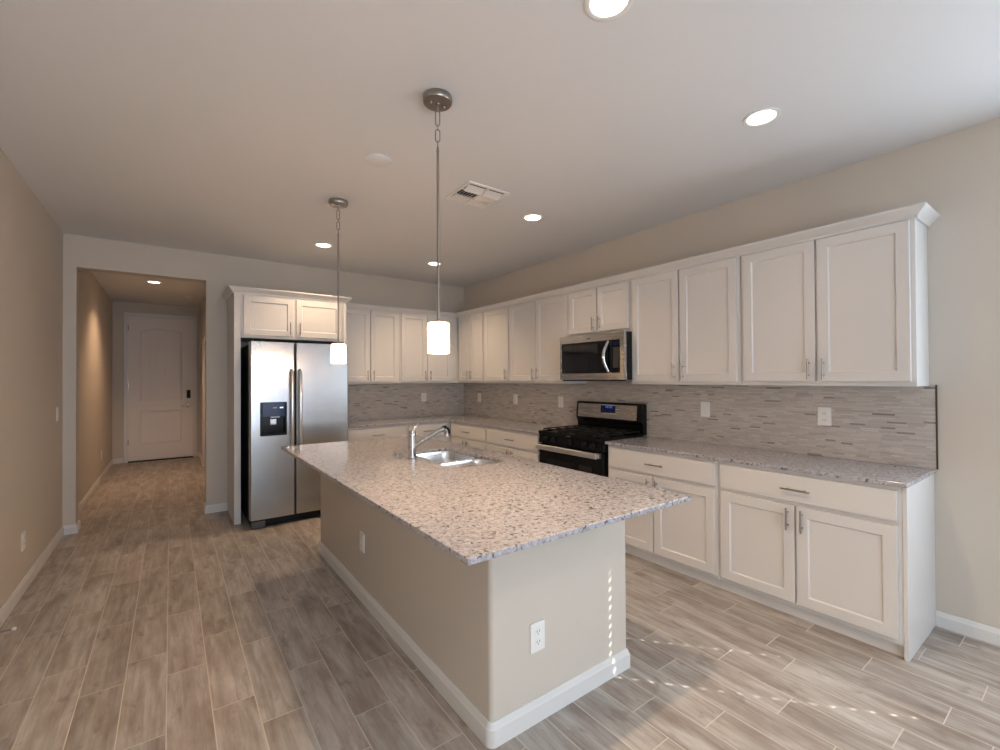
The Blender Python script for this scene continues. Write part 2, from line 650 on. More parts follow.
# mosaic backsplash
BSX = XR - .008
bm = B(BSX, XR, .6095, 5.755, CP + .001, ZU - .002)
bs1 = struct('backsplash_right', bm, M_MOS_R)
obj('edge_strip', B(BSX - .002, XR, .602, .6095, CP + .001, ZU + .006), mat('edge_metal', (.10, .085, .075), .35, .8), bs1)
struct('backsplash_back', B(1.575, BSX, YB - .008, YB, CP + .001, ZU - .002), M_MOS_B)

# ================================================================== FRONT DOOR (hall end)
d1 = struct_root('door_1', (0, YHALL, 0))
DX0, DX1, DZ = -.60, .335, 2.55
bm = B(DX0 - .06, DX0, -.03, 0, 0, DZ + .065)
box(bm, DX1, DX1 + .055, -.03, 0, 0, DZ + .065)
box(bm, DX0, DX1, -.03, 0, DZ, DZ + .065)
obj('door_frame', bm, M_TRIM, d1, bevel=.006)
obj('threshold', B(DX0, DX1, -.05, -.001, 0.0, .022), M_SLOT, d1)


def panel_poly(x0, x1, z0, z1, arch):
    pts = [(x0, z0), (x1, z0)]
    for k in range(13):
        f = k / 12
        pts.append((x1 + (x0 - x1) * f, z1 - arch + arch * math.sin(PI * f)))
    return pts


leaf = obj('door_leaf', B(DX0 + .003, DX1 - .003, -.02, -.002, .024, DZ - .003), M_DOORP, d1)
for z0, z1, arch in ((1.07, 2.35, .05), (.32, .88, 0.0)):
    po = panel_poly(-.43, .155, z0, z1, arch)
    bm = bmesh.new()
    tube(bm, [(a, -.022, b) for a, b in po], .012, 8, closed=True)
    obj('panel_molding', bm, M_DOORP, leaf)
    bm = bmesh.new()
    for q in range(5):
        a0 = -.40 + q * .1055
        box(bm, a0, a0 + .101, -.028, -.0195, z0 + .035, z1 - arch - .02)
    obj('panel_board', bm, M_DOORP, leaf, bevel=.002)
for z in (.3, 1.3, 2.3):
    obj('hinge', B(DX0 - .006, DX0 + .008, -.034, -.02, z, z + .1), M_NICKEL, d1)
obj('keypad_lock', B(.235, .295, -.05, -.02, 1.10, 1.25), M_BLACKM, d1, bevel=.006)
bm = bmesh.new()
lathe(bm, [(0, 0), (.034, 0), (.034, .012), (.012, .016), (.012, .04), (.0, .04)], 20)
bmesh.ops.rotate(bm, verts=bm.verts, cent=(0, 0, 0), matrix=Matrix.Rotation(PI / 2, 3, 'X'))
bmesh.ops.translate(bm, verts=bm.verts, vec=(.26, -.02, .965))
tube(bm, [(.265, -.06, .965), (.20, -.063, .965), (.15, -.058, .96)], [.011, .010, .008], 10)
obj('door_lever', bm, M_CHROME, d1, smooth=True)


# ================================================================== CABINETS
def pull(parent, x, z, yf, L=.13, vertical=True):
    """bar pull: bar and two posts, standing off a face at y=yf (towards -y)."""
    bm = bmesh.new()
    h = L / 2
    y = yf - .030
    if vertical:
        tube(bm, [(x, y, z - h), (x, y, z + h)], .0055, 10)
        for s in (-1, 1):
            tube(bm, [(x, yf + .001, z + s * h * .58), (x, y, z + s * h * .58)], .0045, 8)
    else:
        tube(bm, [(x - h, y, z), (x + h, y, z)], .0055, 10)
        for s in (-1, 1):
            tube(bm, [(x + s * h * .58, yf + .001, z), (x + s * h * .58, y, z)], .0045, 8)
    return obj('handle', bm, M_NICKEL, parent, smooth=True)


def local(p, rz):
    return p


def upper(name, label, loc, rz, w, z0, z1, doors, depth=.272, fill_end=None, pl=.13):
    """wall cabinet, local x along the wall, face towards -y; doors: (x0, x1, handle side)."""
    t = thing(name, label, 'cabinet', loc, rz, 'white wall cabinets')
    bm = B(.0005, w - .0005, -depth, 0, z0, z1)
    obj('carcass', bm, M_CAB, t, bevel=.0015)
    for x0, x1, side in doors:
        bm = bmesh.new()
        shaker(bm, x0, x1, z0 + .028, min(z1 - .012, 2.285), -depth - .0005)
        d = obj('door', bm, M_CAB, t)
        hx = x1 - .032 if side == 'r' else x0 + .032
        pull(d, hx, z0 + .028 + .012 + pl / 2, -depth - .0205, pl)
    return t


RZ = -PI / 2        # right wall: local x runs towards the camera


def upper_r(name, label, y_far, y_near, z0, doors, **k):
    dd = [(y_far - a, y_far - b, s) for a, b, s in doors]
    return upper(name, label, (XR - .0005, y_far, 0), RZ, y_far - y_near, z0, 2.30, dd, **k)


upper_r('wall_cabinet', 'large white two-door wall cabinet at the open end of the right wall, nearest the camera', 1.568, .635, ZU,
        [(1.545, 1.108, 'r'), (1.094, .657, 'l')])
upper_r('wall_cabinet', 'white two-door wall cabinet just right of the microwave, long bar pulls near its bottom middle', 2.515, 1.570, ZU,
        [(2.492, 2.049, 'r'), (2.035, 1.592, 'l')])
upper_r('wall_cabinet', 'short white two-door cabinet directly above the microwave', 3.292, 2.517, 1.84,
        [(3.265, 2.901, 'r'), (2.887, 2.535, 'l')])
upper_r('wall_cabinet', 'white two-door wall cabinet just left of the microwave', 4.265, 3.294, ZU,
        [(4.242, 3.786, 'r'), (3.772, 3.318, 'l')])
upper_r('wall_cabinet', 'narrow white wall cabinet with a single door, second from the room corner', 4.808, 4.267, ZU,
        [(4.785, 4.290, 'r')])
upper_r('wall_cabinet', 'white wall cabinet with two narrow doors on the right wall right in the room corner', 5.469, 4.810, ZU,
        [(5.430, 5.137, 'r'), (5.123, 4.832, 'l')])


def upper_b(name, label, x0, x1, doors, **k):
    dd = [(a - x0, b - x0, s) for a, b, s in doors]
    return upper(name, label, (x0, YB - .0005, 0), 0, x1 - x0, ZU, 2.30, dd, **k)


upper_b('wall_cabinet', 'white two-door wall cabinet on the back wall right beside the fridge surround', 1.603, 2.396,
        [(1.625, 1.998, 'r'), (2.012, 2.378, 'l')])
upper_b('wall_cabinet', 'white two-door back-wall cabinet in the corner, behind the nearer pendant lamp', 2.398, XR - .001,
        [(2.418, 2.785, 'r'), (2.799, 3.165, 'l')])

# crown moldings
CR = [(0, 2.290), (.010, 2.290), (.012, 2.303), (.020, 2.312), (.034, 2.326), (.046, 2.338), (.050, 2.344), (.050, ZK), (0, ZK)]
XC, YC_ = XR - .274, YB - .274
bm = bmesh.new()
# walking direction chosen so that the room lies to the left
sweep_profile(bm, [(XR - .001, .633), (XC, .633), (XC, YC_), (1.606, YC_)][::-1], [(-d, z) for d, z in CR])
tag(obj('crown_molding', bm, M_CAB), 'white crown molding running along the top of the wall cabinets', 'molding')

# ---- fridge surround with its cabinet
FY = 5.131
fs = thing('refrigerator_surround', 'tall white surround with two small doors, built around and over the fridge', 'cabinet', (0, 0, 0))
obj('side_panel', B(.503, .561, FY, YB - .001, 0, 2.30), M_CAB, fs, bevel=.002)
obj('side_panel', B(1.572, 1.602, FY, YB - .001, 0, 2.30), M_CAB, fs, bevel=.002)
obj('carcass', B(.5615, 1.5715, FY, YB - .001, 1.85, 2.30), M_CAB, fs, bevel=.0015)
for x0, x1, s in ((.585, 1.046, 'r'), (1.072, 1.545, 'l')):
    bm = bmesh.new()
    shaker(bm, x0, x1, 1.878, 2.272, FY - .0005)
    d = obj('door', bm, M_CAB, fs)
    pull(d, x1 - .034 if s == 'r' else x0 + .034, 1.878 + .085, FY - .0205, .13)
bm = bmesh.new()
sweep_profile(bm, [(1.603, YC_ - .055), (1.603, FY), (.502, FY), (.502, YB - .001)], CR)
obj('crown', bm, M_CAB, fs)

# ---- base cabinets
DEP = .57          # carcass depth of base cabinets
CT = CP - ST       # under side of the counter


def base(name, label, loc, rz, w, fronts, end_panel=False, depth=DEP, drawer_pull=.15, group='white base cabinets'):
    """fronts: (x0, x1, 'drawer'|'door', handle side)."""
    t = thing(name, label, 'cabinet', loc, rz, group)
    top = CT - .001
    w2 = w - .019 if end_panel else w - .0005
    bm = bmesh.new()
    prism(bm, [(-.001, 0), (-.001, top), (-depth, top), (-depth, .068), (-depth + .028, .068), (-depth + .028, 0)], .0005, w2, 'x')
    obj('carcass', bm, M_CAB, t, bevel=.0015)
    if end_panel:
        obj('end_panel', B(w - .0185, w, -depth - .004, -.001, 0, top), M_CAB, t, bevel=.0015)
    for x0, x1, kind, side in fronts:
        bm = bmesh.new()
        if kind == 'drawer':
            slabfront(bm, x0, x1, .695, .848, -depth - .0005)
            d = obj('drawer', bm, M_CAB, t)
            pull(d, (x0 + x1) / 2, .768, -depth - .0205, drawer_pull, False)
        else:
            shaker(bm, x0, x1, .098, .668, -depth - .0005)
            d = obj('door', bm, M_CAB, t)
            pull(d, x1 - .032 if side == 'r' else x0 + .032, .668 - .012 - .065, -depth - .0205, .13)
    return t


def base_r(name, label, y_far, y_near, seam, extra=0.0, **k):
    W = y_far - y_near
    a, b = .022, W - .022 - extra
    s = y_far - seam
    return base(name, label, (XR - .0005, y_far, 0), RZ, W, [(a, b, 'drawer', 'm'), (a, s - .006, 'door', 'r'), (s + .006, b, 'door', 'l')], **k)


base_r('base_cabinet', 'white base cabinet, one drawer over two doors, at the open end of the counter', 1.582, .620, 1.116, .016, end_panel=True)
base_r('base_cabinet', 'white base cabinet with one drawer over two doors directly right of the range', 2.530, 1.583, 2.082)
base_r('base_cabinet', 'white base cabinet with one drawer directly left of the range', 4.322, 3.380, 3.85)
base_r('base_cabinet', 'white base cabinet with a narrow drawer in the corner, seen just above the sink', 5.16, 4.323, 4.76)


def base_b(name, label, x0, x1, seam, xend):
    W = xend - x0
    return base(name, label, (x0, YB - .0005, 0), 0, W, [(.022, x1 - x0 - .022, 'drawer', 'm'), (.022, seam - x0 - .006, 'door', 'r'), (seam - x0 + .006, x1 - x0 - .022, 'door', 'l')])


base_b('base_cabinet', 'white base cabinet with one wide drawer on the back wall beside the fridge', 1.603, 2.36, 1.98, 2.36)
base_b('base_cabinet', 'white base cabinet with one drawer on the back wall in the corner behind the faucet', 2.361, 2.93, 2.65, XR - .001)

# ---- counters
def slab(name, label, poly, holes=()):
    bm = bmesh.new()
    loops = [poly] + list(holes)
    for lp in loops:
        vs = [bm.verts.new((a, b, CP)) for a, b in lp]
        for i in range(len(vs)):
            bm.edges.new((vs[i], vs[(i + 1) % len(vs)]))
    bmesh.ops.triangle_fill(bm, use_beauty=True, use_dissolve=False, edges=bm.edges[:], normal=(0, 0, 1))
    r = bmesh.ops.extrude_face_region(bm, geom=bm.faces[:])
    bmesh.ops.translate(bm, verts=[g for g in r['geom'] if isinstance(g, bmesh.types.BMVert)], vec=(0, 0, -ST))
    return tag(obj(name, bm, M_GRANITE, bevel=.003), label, 'countertop')


CE = XR - .598
slab('countertop', 'speckled granite countertop on the long white cabinets right of the range', [(CE, .6129), (XR - .001, .6129), (XR - .001, 2.541), (CE, 2.541)])
slab('countertop', 'L-shaped granite countertop wrapping the back corner from fridge to range', [(1.603, YB - .598), (CE, YB - .598), (CE, 3.368), (XR - .001, 3.368), (XR - .001, YB - .001), (1.603, YB - .001)])

# ================================================================== ISLAND
IX0, IX1, IY0, IY1 = 1.0, 1.815, 1.4394, 3.9035
isl = thing('kitchen_island', 'greige painted kitchen island with white baseboard in the middle of the floor', 'island', (0, 0, 0))


def rcorner(x0, x1, y0, y1, r, which):
    out = []
    for cx, cy, a0, key in ((x1, y1, 0, 'ne'), (x0, y1, PI / 2, 'nw'), (x0, y0, PI, 'sw'), (x1, y0, 1.5 * PI, 'se')):
        if key in which:
            ccx = cx - r if 'e' in key else cx + r
            ccy = cy - r if 'n' in key else cy + r
            for k in range(7):
                a = a0 + PI / 2 * k / 6
                out.append((ccx + r * math.cos(a), ccy + r * math.sin(a)))
        else:
            out.append((cx, cy))
    return out


# painted half walls (long back, two ends) around a cabinet core
bm = bmesh.new()
out = rcorner(IX0, IX1, IY0, IY1, .02, ('sw', 'nw'))
# U shaped outline: order is ne, nw..., sw..., se
inner = [(IX1, IY0 + .11), (IX0 + .11, IY0 + .11), (IX0 + .11, IY1 - .11), (IX1, IY1 - .11)]
prism(bm, out + inner, 0, CT - .001)
obj('half_wall', bm, M_WALL, isl, smooth=True)
obj('cabinet_core', B(IX0 + .111, IX1 - .03, IY0 + .111, IY1 - .111, .068, CT - .26), M_CAB, isl)
obj('toe_kick', B(IX0 + .111, IX1 - .09, IY0 + .111, IY1 - .111, 0, .067), M_TOE, isl)
obj('face_frame', B(IX1 - .029, IX1 - .011, IY0 + .111, IY1 - .111, .068, CT - .002), M_CAB, isl)
ny = 5
span = (IY1 - IY0 - .24) / ny
for i in range(ny):
    a = IY0 + .12 + span * i
    holder = bmesh.new()
    shaker(holder, -(a + span - .006), -(a + .006), .098, .668, 0)
    bmesh.ops.rotate(holder, verts=holder.verts, cent=(0, 0, 0), matrix=Matrix.Rotation(PI / 2, 3, 'Z'))
    bmesh.ops.scale(holder, verts=holder.verts, vec=(1, -1, 1))
    bmesh.ops.translate(holder, verts=holder.verts, vec=(IX1 - .0105, 0, 0))
    dd = obj('door', holder, M_CAB, isl)
    hb = bmesh.new()
    hy = a + (span - .04 if i % 2 == 0 else .04)
    tube(hb, [(IX1 + .04, hy, .52), (IX1 + .04, hy, .65)], .0055, 10)
    for zz in (.547, .623):
        tube(hb, [(IX1 + .0085, hy, zz), (IX1 + .04, hy, zz)], .0045, 8)
    obj('handle', hb, M_NICKEL, dd, smooth=True)
    hb = bmesh.new()
    box(hb, IX1 - .0105, IX1 + .0095, a + .006, a + span - .006, .695, .848)
    obj('drawer', hb, M_CAB, isl, bevel=.002)
bbp = [(IX1, IY0 - 0.0)] + [q for q in rcorner(IX0, IX1, IY0, IY1, .02, ('sw',)) if q not in ((IX1, IY0), (IX1, IY1), (IX0, IY1))][::-1] + [(IX0, IY1), (IX1, IY1)]
bm = bmesh.new()
sweep_profile(bm, [(IX1, IY0 + .03)] + bbp[0:], [(d, z) for d, z in base_profile(.014, .092)][::-1])
obj('baseboard', bm, M_TRIM, isl)

# worktop with a two-lobed cut-out for the sink
SA = (1.385, 1.755, 2.655, 3.06)      # far bowl x0,x1,y0,y1
SB = (1.345, 1.76, 2.315, 2.615)     # near bowl
hole = []
# counter clockwise starting at near bowl lower left
pA = rrect(*SA, .09, 6)
pB = rrect(*SB, .10, 6)
# pA order: ne, nw, sw, se ; keep ne+nw+sw-part then step to near bowl nw, sw, se
hole = pA[0:7] + pA[7:14] + [(SA[0], 2.70), (1.378, 2.65), (1.362, 2.61), (SB[0] + .004, 2.56)] + pB[14:21] + pB[21:28]
slab('island_countertop', 'large speckled granite slab covering the kitchen island, overhanging its front and left side', [(.7115, 1.1357), (1.8987, 1.1357), (1.8987, 3.9428), (.7115, 3.9428)], [hole])

# sink: rim flange with two bowls, under the slab
sk = thing('kitchen_sink', 'stainless double-bowl sink set into the island slab beside the faucet', 'sink', (0, 0, 0))


def bowl(x0, x1, y0, y1, r, depth):
    bm = bmesh.new()
    lv = [(-.018, CT - .002), (0.0, CT - .002), (.004, CT - .02), (.010, CT - depth + .03), (.03, CT - depth), (.10, CT - depth - .004)]
    rings = []
    for ins, z in lv:
        pts = rrect(x0 + ins, x1 - ins, y0 + ins, y1 - ins, max(r - ins * .5, .03), 6)
        rings.append([bm.verts.new((a, b, z)) for a, b in pts])
    n = len(rings[0])
    for A, D in zip(rings, rings[1:]):
        for k in range(n):
            bm.faces.new((A[k], A[(k + 1) % n], D[(k + 1) % n], D[k]))
    bm.faces.new(rings[-1])
    return bm


for (x0, x1, y0, y1), r in ((SA, .09), (SB, .10)):
    bb_ = obj('bowl', bowl(x0 - .006, x1 + .006, y0 - .0, y1 + .0, r, .19), M_SINK, sk, smooth=True)
    so = bb_.modifiers.new('sheet', 'SOLIDIFY')
    so.thickness = .0015
    so.offset = 1
    cx, cy = (x0 + x1) / 2, (y0 + y1) / 2
    db = lathe(bmesh.new(), [(0, CT - .19), (.03, CT - .19), (.036, CT - .186), (.045, CT - .188), (.045, CT - .193), (0, CT - .193)], 24, cx, cy)
    obj('drain', db, M_CHROME, bb_, smooth=True)

# faucet
fa = thing('kitchen_faucet', 'chrome pull-out faucet with angled spout and top lever standing beside the sink', 'faucet', (1.293, 2.76, CP))
obj('body', lathe(bmesh.new(), [(0, 0), (.030, 0), (.030, .006), (.0255, .010), (.0255, .152), (.0235, .153), (.0235, .157), (.0255, .158), (.0255, .184), (.021, .190), (0, .191)], 28), M_CHROME, fa, smooth=True)
bm = bmesh.new()
tube(bm, [(.015, 0, .085), (.05, 0, .102), (.13, 0, .142), (.20, 0, .175), (.235, 0, .186)], [.0165, .0155, .015, .016, .018], 16)
obj('spout', bm, M_CHROME, fa, smooth=True)
bm = bmesh.new()
tube(bm, [(.228, 0, .186), (.243, 0, .187), (.257, 0, .176), (.262, 0, .158), (.261, 0, .135)], [.018, .0195, .020, .020, .0195], 16)
hd = obj('spray_head', bm, M_CHROME, fa, smooth=True)
bm = bmesh.new()
tube(bm, [(.232, 0, .1895), (.245, 0, .1905), (.261, 0, .178), (.266, 0, .160), (.265, 0, .150)], [.0186, .0200, .0205, .0205, .0200], 16)
obj('grip_band', bm, M_BLACKM, hd, smooth=True)
bm = bmesh.new()
tube(bm, [(.004, 0, .185), (.016, .001, .203), (.040, .002, .228), (.052, .002, .240)], [.009, .0075, .0055, .005], 10)
obj('lever', bm, M_CHROME, fa, smooth=True)
bt = lathe(bmesh.new(), [(0, 0), (.019, 0), (.019, .004), (.013, .007), (.012, .02), (0, .021)], 20)
bq = obj('air_switch_button', bt, M_NICKEL, smooth=True)
bq.location = (1.262, 2.93, CP)
tag(bq, 'small round chrome push button on the island slab left of the faucet', 'button')


# ================================================================== REFRIGERATOR
fr = thing('refrigerator', 'stainless side-by-side refrigerator with a black water dispenser in its left door', 'refrigerator', (0, 0, 0))
RX0, RX1, RS, RYF = .607, 1.543, 1.013, 4.87
obj('case', B(RX0 + .006, RX1 - .006, RYF + .075, YB - .03, .03, 1.775), M_BLACKM, fr, bevel=.004)
DXa, DXb, DZa, DZb = .698, .929, .887, 1.206


def fridge_door(x0, x1, cav=None):
    bm = bmesh.new()
    z0, z1 = .080, 1.799
    yf, yb = RYF, RYF + .07
    if not cav:
        poly = [(x0, yb), (x0, yf + .012), (x0 + .004, yf + .004), (x0 + .012, yf), (x1 - .012, yf), (x1 - .004, yf + .004), (x1, yf + .012), (x1, yb)]
        prism(bm, poly, z0, z1)
        return bm
    a, b, c, d = cav
    # face with a rectangular recess
    xs = [x0 + .012, a, b, x1 - .012]
    zs = [z0, c, d, z1]
    g = [[bm.verts.new((x, yf, z)) for x in xs] for z in zs]
    for i in range(3):
        for j in range(3):
            if i == 1 and j == 1:
                continue
            bm.faces.new((g[i][j], g[i][j + 1], g[i + 1][j + 1], g[i + 1][j]))
    cb = [bm.verts.new((x, yf + .06, z)) for x, z in ((a, c), (b, c), (b, d), (a, d))]
    cf = [g[1][1], g[1][2], g[2][2], g[2][1]]
    for k in range(4):
        bm.faces.new((cf[k], cf[(k + 1) % 4], cb[(k + 1) % 4], cb[k]))
    bm.faces.new(cb)
    # rounded side edges, back, top and bottom
    for side, edge in ((0, 0), (1, 3)):
        sx = -1 if side == 0 else 1
        xe = x0 if side == 0 else x1
        cols = [[g[i][edge] for i in range(4)]]
        for dx, dy in ((.008, .004), (.0, .012), (.0, .07)):
            cols.append([bm.verts.new((xe - sx * dx, yf + dy, z)) for z in zs])
        for A, D in zip(cols, cols[1:]):
            for i in range(3):
                bm.faces.new((A[i], A[i + 1], D[i + 1], D[i]))
        if side == 0:
            L = cols
        else:
            Rr = cols
    for i in range(3):
        bm.faces.new((L[-1][i], L[-1][i + 1], Rr[-1][i + 1], Rr[-1][i]))
    for idx in (0, 3):
        bm.faces.new([q[idx] for q in L[::-1]] + [g[idx][1], g[idx][2]] + [q[idx] for q in Rr])
    return bm


ld = obj('freezer_door', fridge_door(RX0, RS - .004, (DXa, DXb, DZa, DZb)), M_STEELV, fr)
rd = obj('refrigerator_door', fridge_door(RS + .004, RX1), M_STEELV, fr)
for d, hx in ((ld, .972), (rd, 1.050)):
    bm = bmesh.new()
    pts = [(hx, RYF + .001, .735), (hx, RYF - .035, .745), (hx, RYF - .052, .79), (hx, RYF - .056, 1.13), (hx, RYF - .052, 1.47), (hx, RYF - .035, 1.512), (hx, RYF + .001, 1.522)]
    tube(bm, pts, .0165, 14)
    obj('handle', bm, M_BAR, d, smooth=True)
dp = obj('dispenser', prism(bmesh.new(), rrect(DXa + .001, DXb - .001, DZa + .001, DZb - .001, .012, 4), RYF + .045, RYF + .0595, 'y'), M_BLACK, ld)
bm = bmesh.new()
for a, b, c, d in ((DXa - .004, DXa + .014, DZa - .004, DZb + .004), (DXb - .014, DXb + .004, DZa - .004, DZb + .004), (DXa + .014, DXb - .014, DZa - .004, DZa + .022)):
    box(bm, a, b, RYF - .004, RYF + .012, c, d)
obj('dispenser_bezel', bm, M_BLACK, ld, bevel=.003)
obj('dispenser_display', B(DXa + .014, DXb - .014, RYF - .004, RYF + .030, 1.065, DZb + .004), M_BLUE, ld, bevel=.003)
obj('display_light', B(.868, .898, RYF - .006, RYF - .0035, 1.148, 1.160), mat('white_light', (.5, .55, .6), .4, emit=(.6, .75, 1), estr=1.0), ld)
obj('display_text', B(.805, .84, RYF - .006, RYF - .0035, 1.150, 1.157), mat('panel_print', (.35, .4, .55), .5), ld)
obj('ice_chute', B(.785, .87, RYF + .005, RYF + .044, 1.055, 1.095), M_STEEL, ld, bevel=.004)
obj('paddle', B(.785, .845, RYF + .025, RYF + .038, .985, 1.045), M_STEEL, ld, bevel=.006)
obj('drip_tray', B(DXa + .02, DXb - .02, RYF + .0, RYF + .043, DZa + .003, DZa + .012), M_STEEL, ld)
bm = B(RX0 + .01, RX1 - .01, RYF + .015, RYF + .07, .022, .076)
for k in range(4):
    box(bm, RX0 + .14, RX1 - .14, RYF + .010, RYF + .0148, .028 + k * .012, .034 + k * .012)
obj('kick_grille', bm, M_BLACKM, fr)
for x0 in (RX0 + .012, RX1 - .132):
    obj('foot_cover', B(x0, x0 + .12, RYF - .012, RYF + .0095, .002, .066), mat('foot_cover_grey', (.07, .07, .075), .4), fr, bevel=.006)
    obj('leveling_foot', lathe(bmesh.new(), [(0, 0), (.022, 0), (.022, .012), (.008, .015), (.008, .03), (0, .03)], 14, x0 + .05, RYF + .12), M_BLACKM, fr)
for x0 in (RX0 + .03, RX1 - .11):
    obj('hinge_cover', B(x0, x0 + .08, RYF + .02, RYF + .12, 1.8, 1.815), M_BLACKM, fr, bevel=.004)

# ================================================================== RANGE
RY0, RY1 = 2.546, 3.364
rg = thing('gas_range', 'black gas range with stainless back panel and door handle standing between the counters', 'range', (XR - .01, (RY0 + RY1) / 2, 0), RZ)
hw = (RY1 - RY0) / 2
bm = B(-hw, hw, -.565, -.03, .03, .885)
obj('body', bm, M_BLACK, rg, bevel=.003)
bm = bmesh.new()      # cooktop with a raised rim
box(bm, -hw, hw, -.60, -.055, .886, .905)
box(bm, -hw, hw, -.61, -.585, .886, .914)
box(bm, -hw, -hw + .015, -.585, -.055, .905, .914)
box(bm, hw - .015, hw, -.585, -.055, .905, .914)
obj('cooktop', bm, M_BLACK, rg, bevel=.003)
bm = bmesh.new()      # control panel, slightly sloped
prism(bm, [(-.566, .80), (-.606, .80), (-.598, .885), (-.566, .885)], -hw, hw, 'x')
obj('control_panel', bm, M_BLACK, rg, bevel=.002)
for kx in (-.30, -.20, .02, .20, .30):
    bm = lathe(bmesh.new(), [(0, 0), (.024, 0), (.022, .012), (.018, .026), (.016, .03), (0, .031)], 20)
    box(bm, -.003, .003, -.018, .018, .026, .036)
    bmesh.ops.rotate(bm, verts=bm.verts, cent=(0, 0, 0), matrix=Matrix.Rotation(PI / 2 - .09, 3, 'X'))
    bmesh.ops.translate(bm, verts=bm.verts, vec=(kx, -.6025, .845))
    obj('knob', bm, M_BLACKM, rg, smooth=True)
bm = B(-hw + .004, hw - .004, -.605, -.567, .235, .792)
od = obj('oven_door', bm, M_BLACK, rg, bevel=.005)
obj('oven_window', B(-hw + .12, hw - .12, -.609, -.6052, .36, .66), M_GLASSB, od)
bm = bmesh.new()
prism(bm, [(-.655, .742), (-.660, .748), (-.660, .784), (-.655, .790), (-.640, .790), (-.640, .742)], -hw + .01, hw - .04, 'x')
oh = obj('door_handle', bm, M_BAR, od, bevel=.003)
for s in (-1, 1):
    x0 = -hw + .012 if s < 0 else hw - .075
    obj('handle_bracket', B(x0, x0 + .055, -.639, -.6055, .745, .788), M_STEEL, od, bevel=.003)
obj('storage_drawer', B(-hw + .004, hw - .004, -.60, -.567, .06, .228), M_BLACK, rg, bevel=.004)
for fx in (-hw + .05, hw - .05):
    for fy in (-.52, -.08):
        obj('foot', lathe(bmesh.new(), [(0, 0), (.018, 0), (.018, .01), (.01, .012), (.01, .03), (0, .03)], 12, fx, fy), M_BLACKM, rg)
# backguard: swept face
bm = bmesh.new()
prism(bm, [(-.003, .90), (-.003, 1.185), (-.050, 1.190), (-.068, 1.182), (-.082, 1.02), (-.060, .985), (-.058, .90)], -hw, hw, 'x')
bg = obj('backguard', bm, M_BLACK, rg, bevel=.003)


def on_guard(x0, x1, z0, z1, off, th):
    bm = bmesh.new()
    def yy(z):
        return -.068 - (1.182 - z) / (1.182 - 1.02) * .014
    prism(bm, [(yy(z0) - off, z0), (yy(z0) - off - th, z0), (yy(z1) - off - th, z1), (yy(z1) - off, z1)], x0, x1, 'x')
    return bm


obj('steel_panel', on_guard(-hw + .028, hw - .055, 1.033, 1.168, .0005, .003), M_STEEL, bg)
obj('clock_display', on_guard(-.075, .105, 1.088, 1.158, .0036, .002), M_BLUE, bg)
# blue clock digits
bm = bmesh.new()
for i, x in enumerate((-.012, .008, .034, .054)):
    for a, b, c, d in ((x, x + .012, 1.135, 1.138), (x, x + .012, 1.149, 1.152), (x, x + .003, 1.135, 1.152), (x + .009, x + .012, 1.135, 1.152)):
        if i == 0 and a == x and b == x + .012:
            continue
        y0 = -.068 - (1.182 - (c + d) / 2) / .162 * .014 - .0062
        box(bm, a, b, y0 - .0008, y0 + .0004, c, d)
obj('clock_digits', bm, M_BLUEON, bg)
# burners and grates
for bx, by, br in ((-.24, -.44, .045), (.24, -.44, .055), (-.24, -.20, .040), (.24, -.20, .038), (0, -.32, .05)):
    bm = lathe(bmesh.new(), [(0, .9051), (br + .012, .9051), (br + .010, .912), (br, .914), (br, .922), (br - .008, .926), (0, .926)], 24, bx, by)
    obj('burner', bm, M_IRON, rg, smooth=True)
for gx0, gx1 in ((-hw + .03, -.105), (-.10, .10), (.105, hw - .03)):
    bm = bmesh.new()
    r = .006
    z = .934
    y0, y1 = -.565, -.075
    tube(bm, [(gx0, y0, z), (gx1, y0, z), (gx1, y1, z), (gx0, y1, z)], r, 6, closed=True)
    gm = (gx0 + gx1) / 2
    tube(bm, [(gm, y0, z), (gm, y1, z)], r, 6)
    for yy in (-.44, -.32, -.20):
        tube(bm, [(gx0, yy, z), (gx1, yy, z)], r, 6)
    for cx in (gx0, gx1):
        for cy in (y0, y1):
            tube(bm, [(cx, cy, .9055), (cx, cy, z)], r, 6)
    obj('grate', bm, M_IRON, rg, smooth=True)
# small bright badge at the front rim
obj('badge', B(-.03, .03, -.6112, -.6102, .893, .899), M_STEEL, rg)

# ================================================================== MICROWAVE
mw = thing('microwave', 'stainless over-the-range microwave with curved handle hung under the short wall cabinet', 'microwave', (XR - .002, (3.284 + 2.490) / 2, 0), RZ)
mh = (3.284 - 2.490) / 2 - .003
obj('case', B(-mh, mh, -.362, -.01, 1.412, 1.832), M_BLACK, mw, bevel=.002)
obj('vent_base', B(-mh + .02, mh, -.385, -.3625, 1.400, 1.4115), M_BLACKM, mw)
mdx = mh - .140
# door face: stainless frame ring and dark window
bm = bmesh.new()
box(bm, -mh, mh - .001, -.398, -.3625, 1.766, 1.832)
box(bm, -mh, mh - .001, -.398, -.3625, 1.4125, 1.474)
box(bm, -mh, -mh + .022, -.398, -.3625, 1.474, 1.766)
box(bm, mh - .045, mh - .001, -.398, -.3625, 1.474, 1.766)
obj('steel_frame', bm, M_STEEL, mw, bevel=.002)
obj('door', B(-mh + .0225, mdx - .001, -.396, -.3625, 1.4745, 1.7655), M_BLACK, mw, bevel=.001)
obj('window', B(-mh + .045, mdx - .085, -.3972, -.3961, 1.495, 1.742), M_GLASSB, mw)
obj('control_panel', B(mdx, mh - .0455, -.396, -.3625, 1.4745, 1.7655), M_BLACK, mw, bevel=.001)
obj('clock', B(mdx + .022, mdx + .080, -.3972, -.3961, 1.722, 1.744), M_BLUE, mw)
obj('keypad', B(mdx + .020, mdx + .082, -.3968, -.3961, 1.52, 1.70), mat('keypad_dark', (.03, .03, .034), .35), mw)
bm = bmesh.new()
hx = mdx - .040
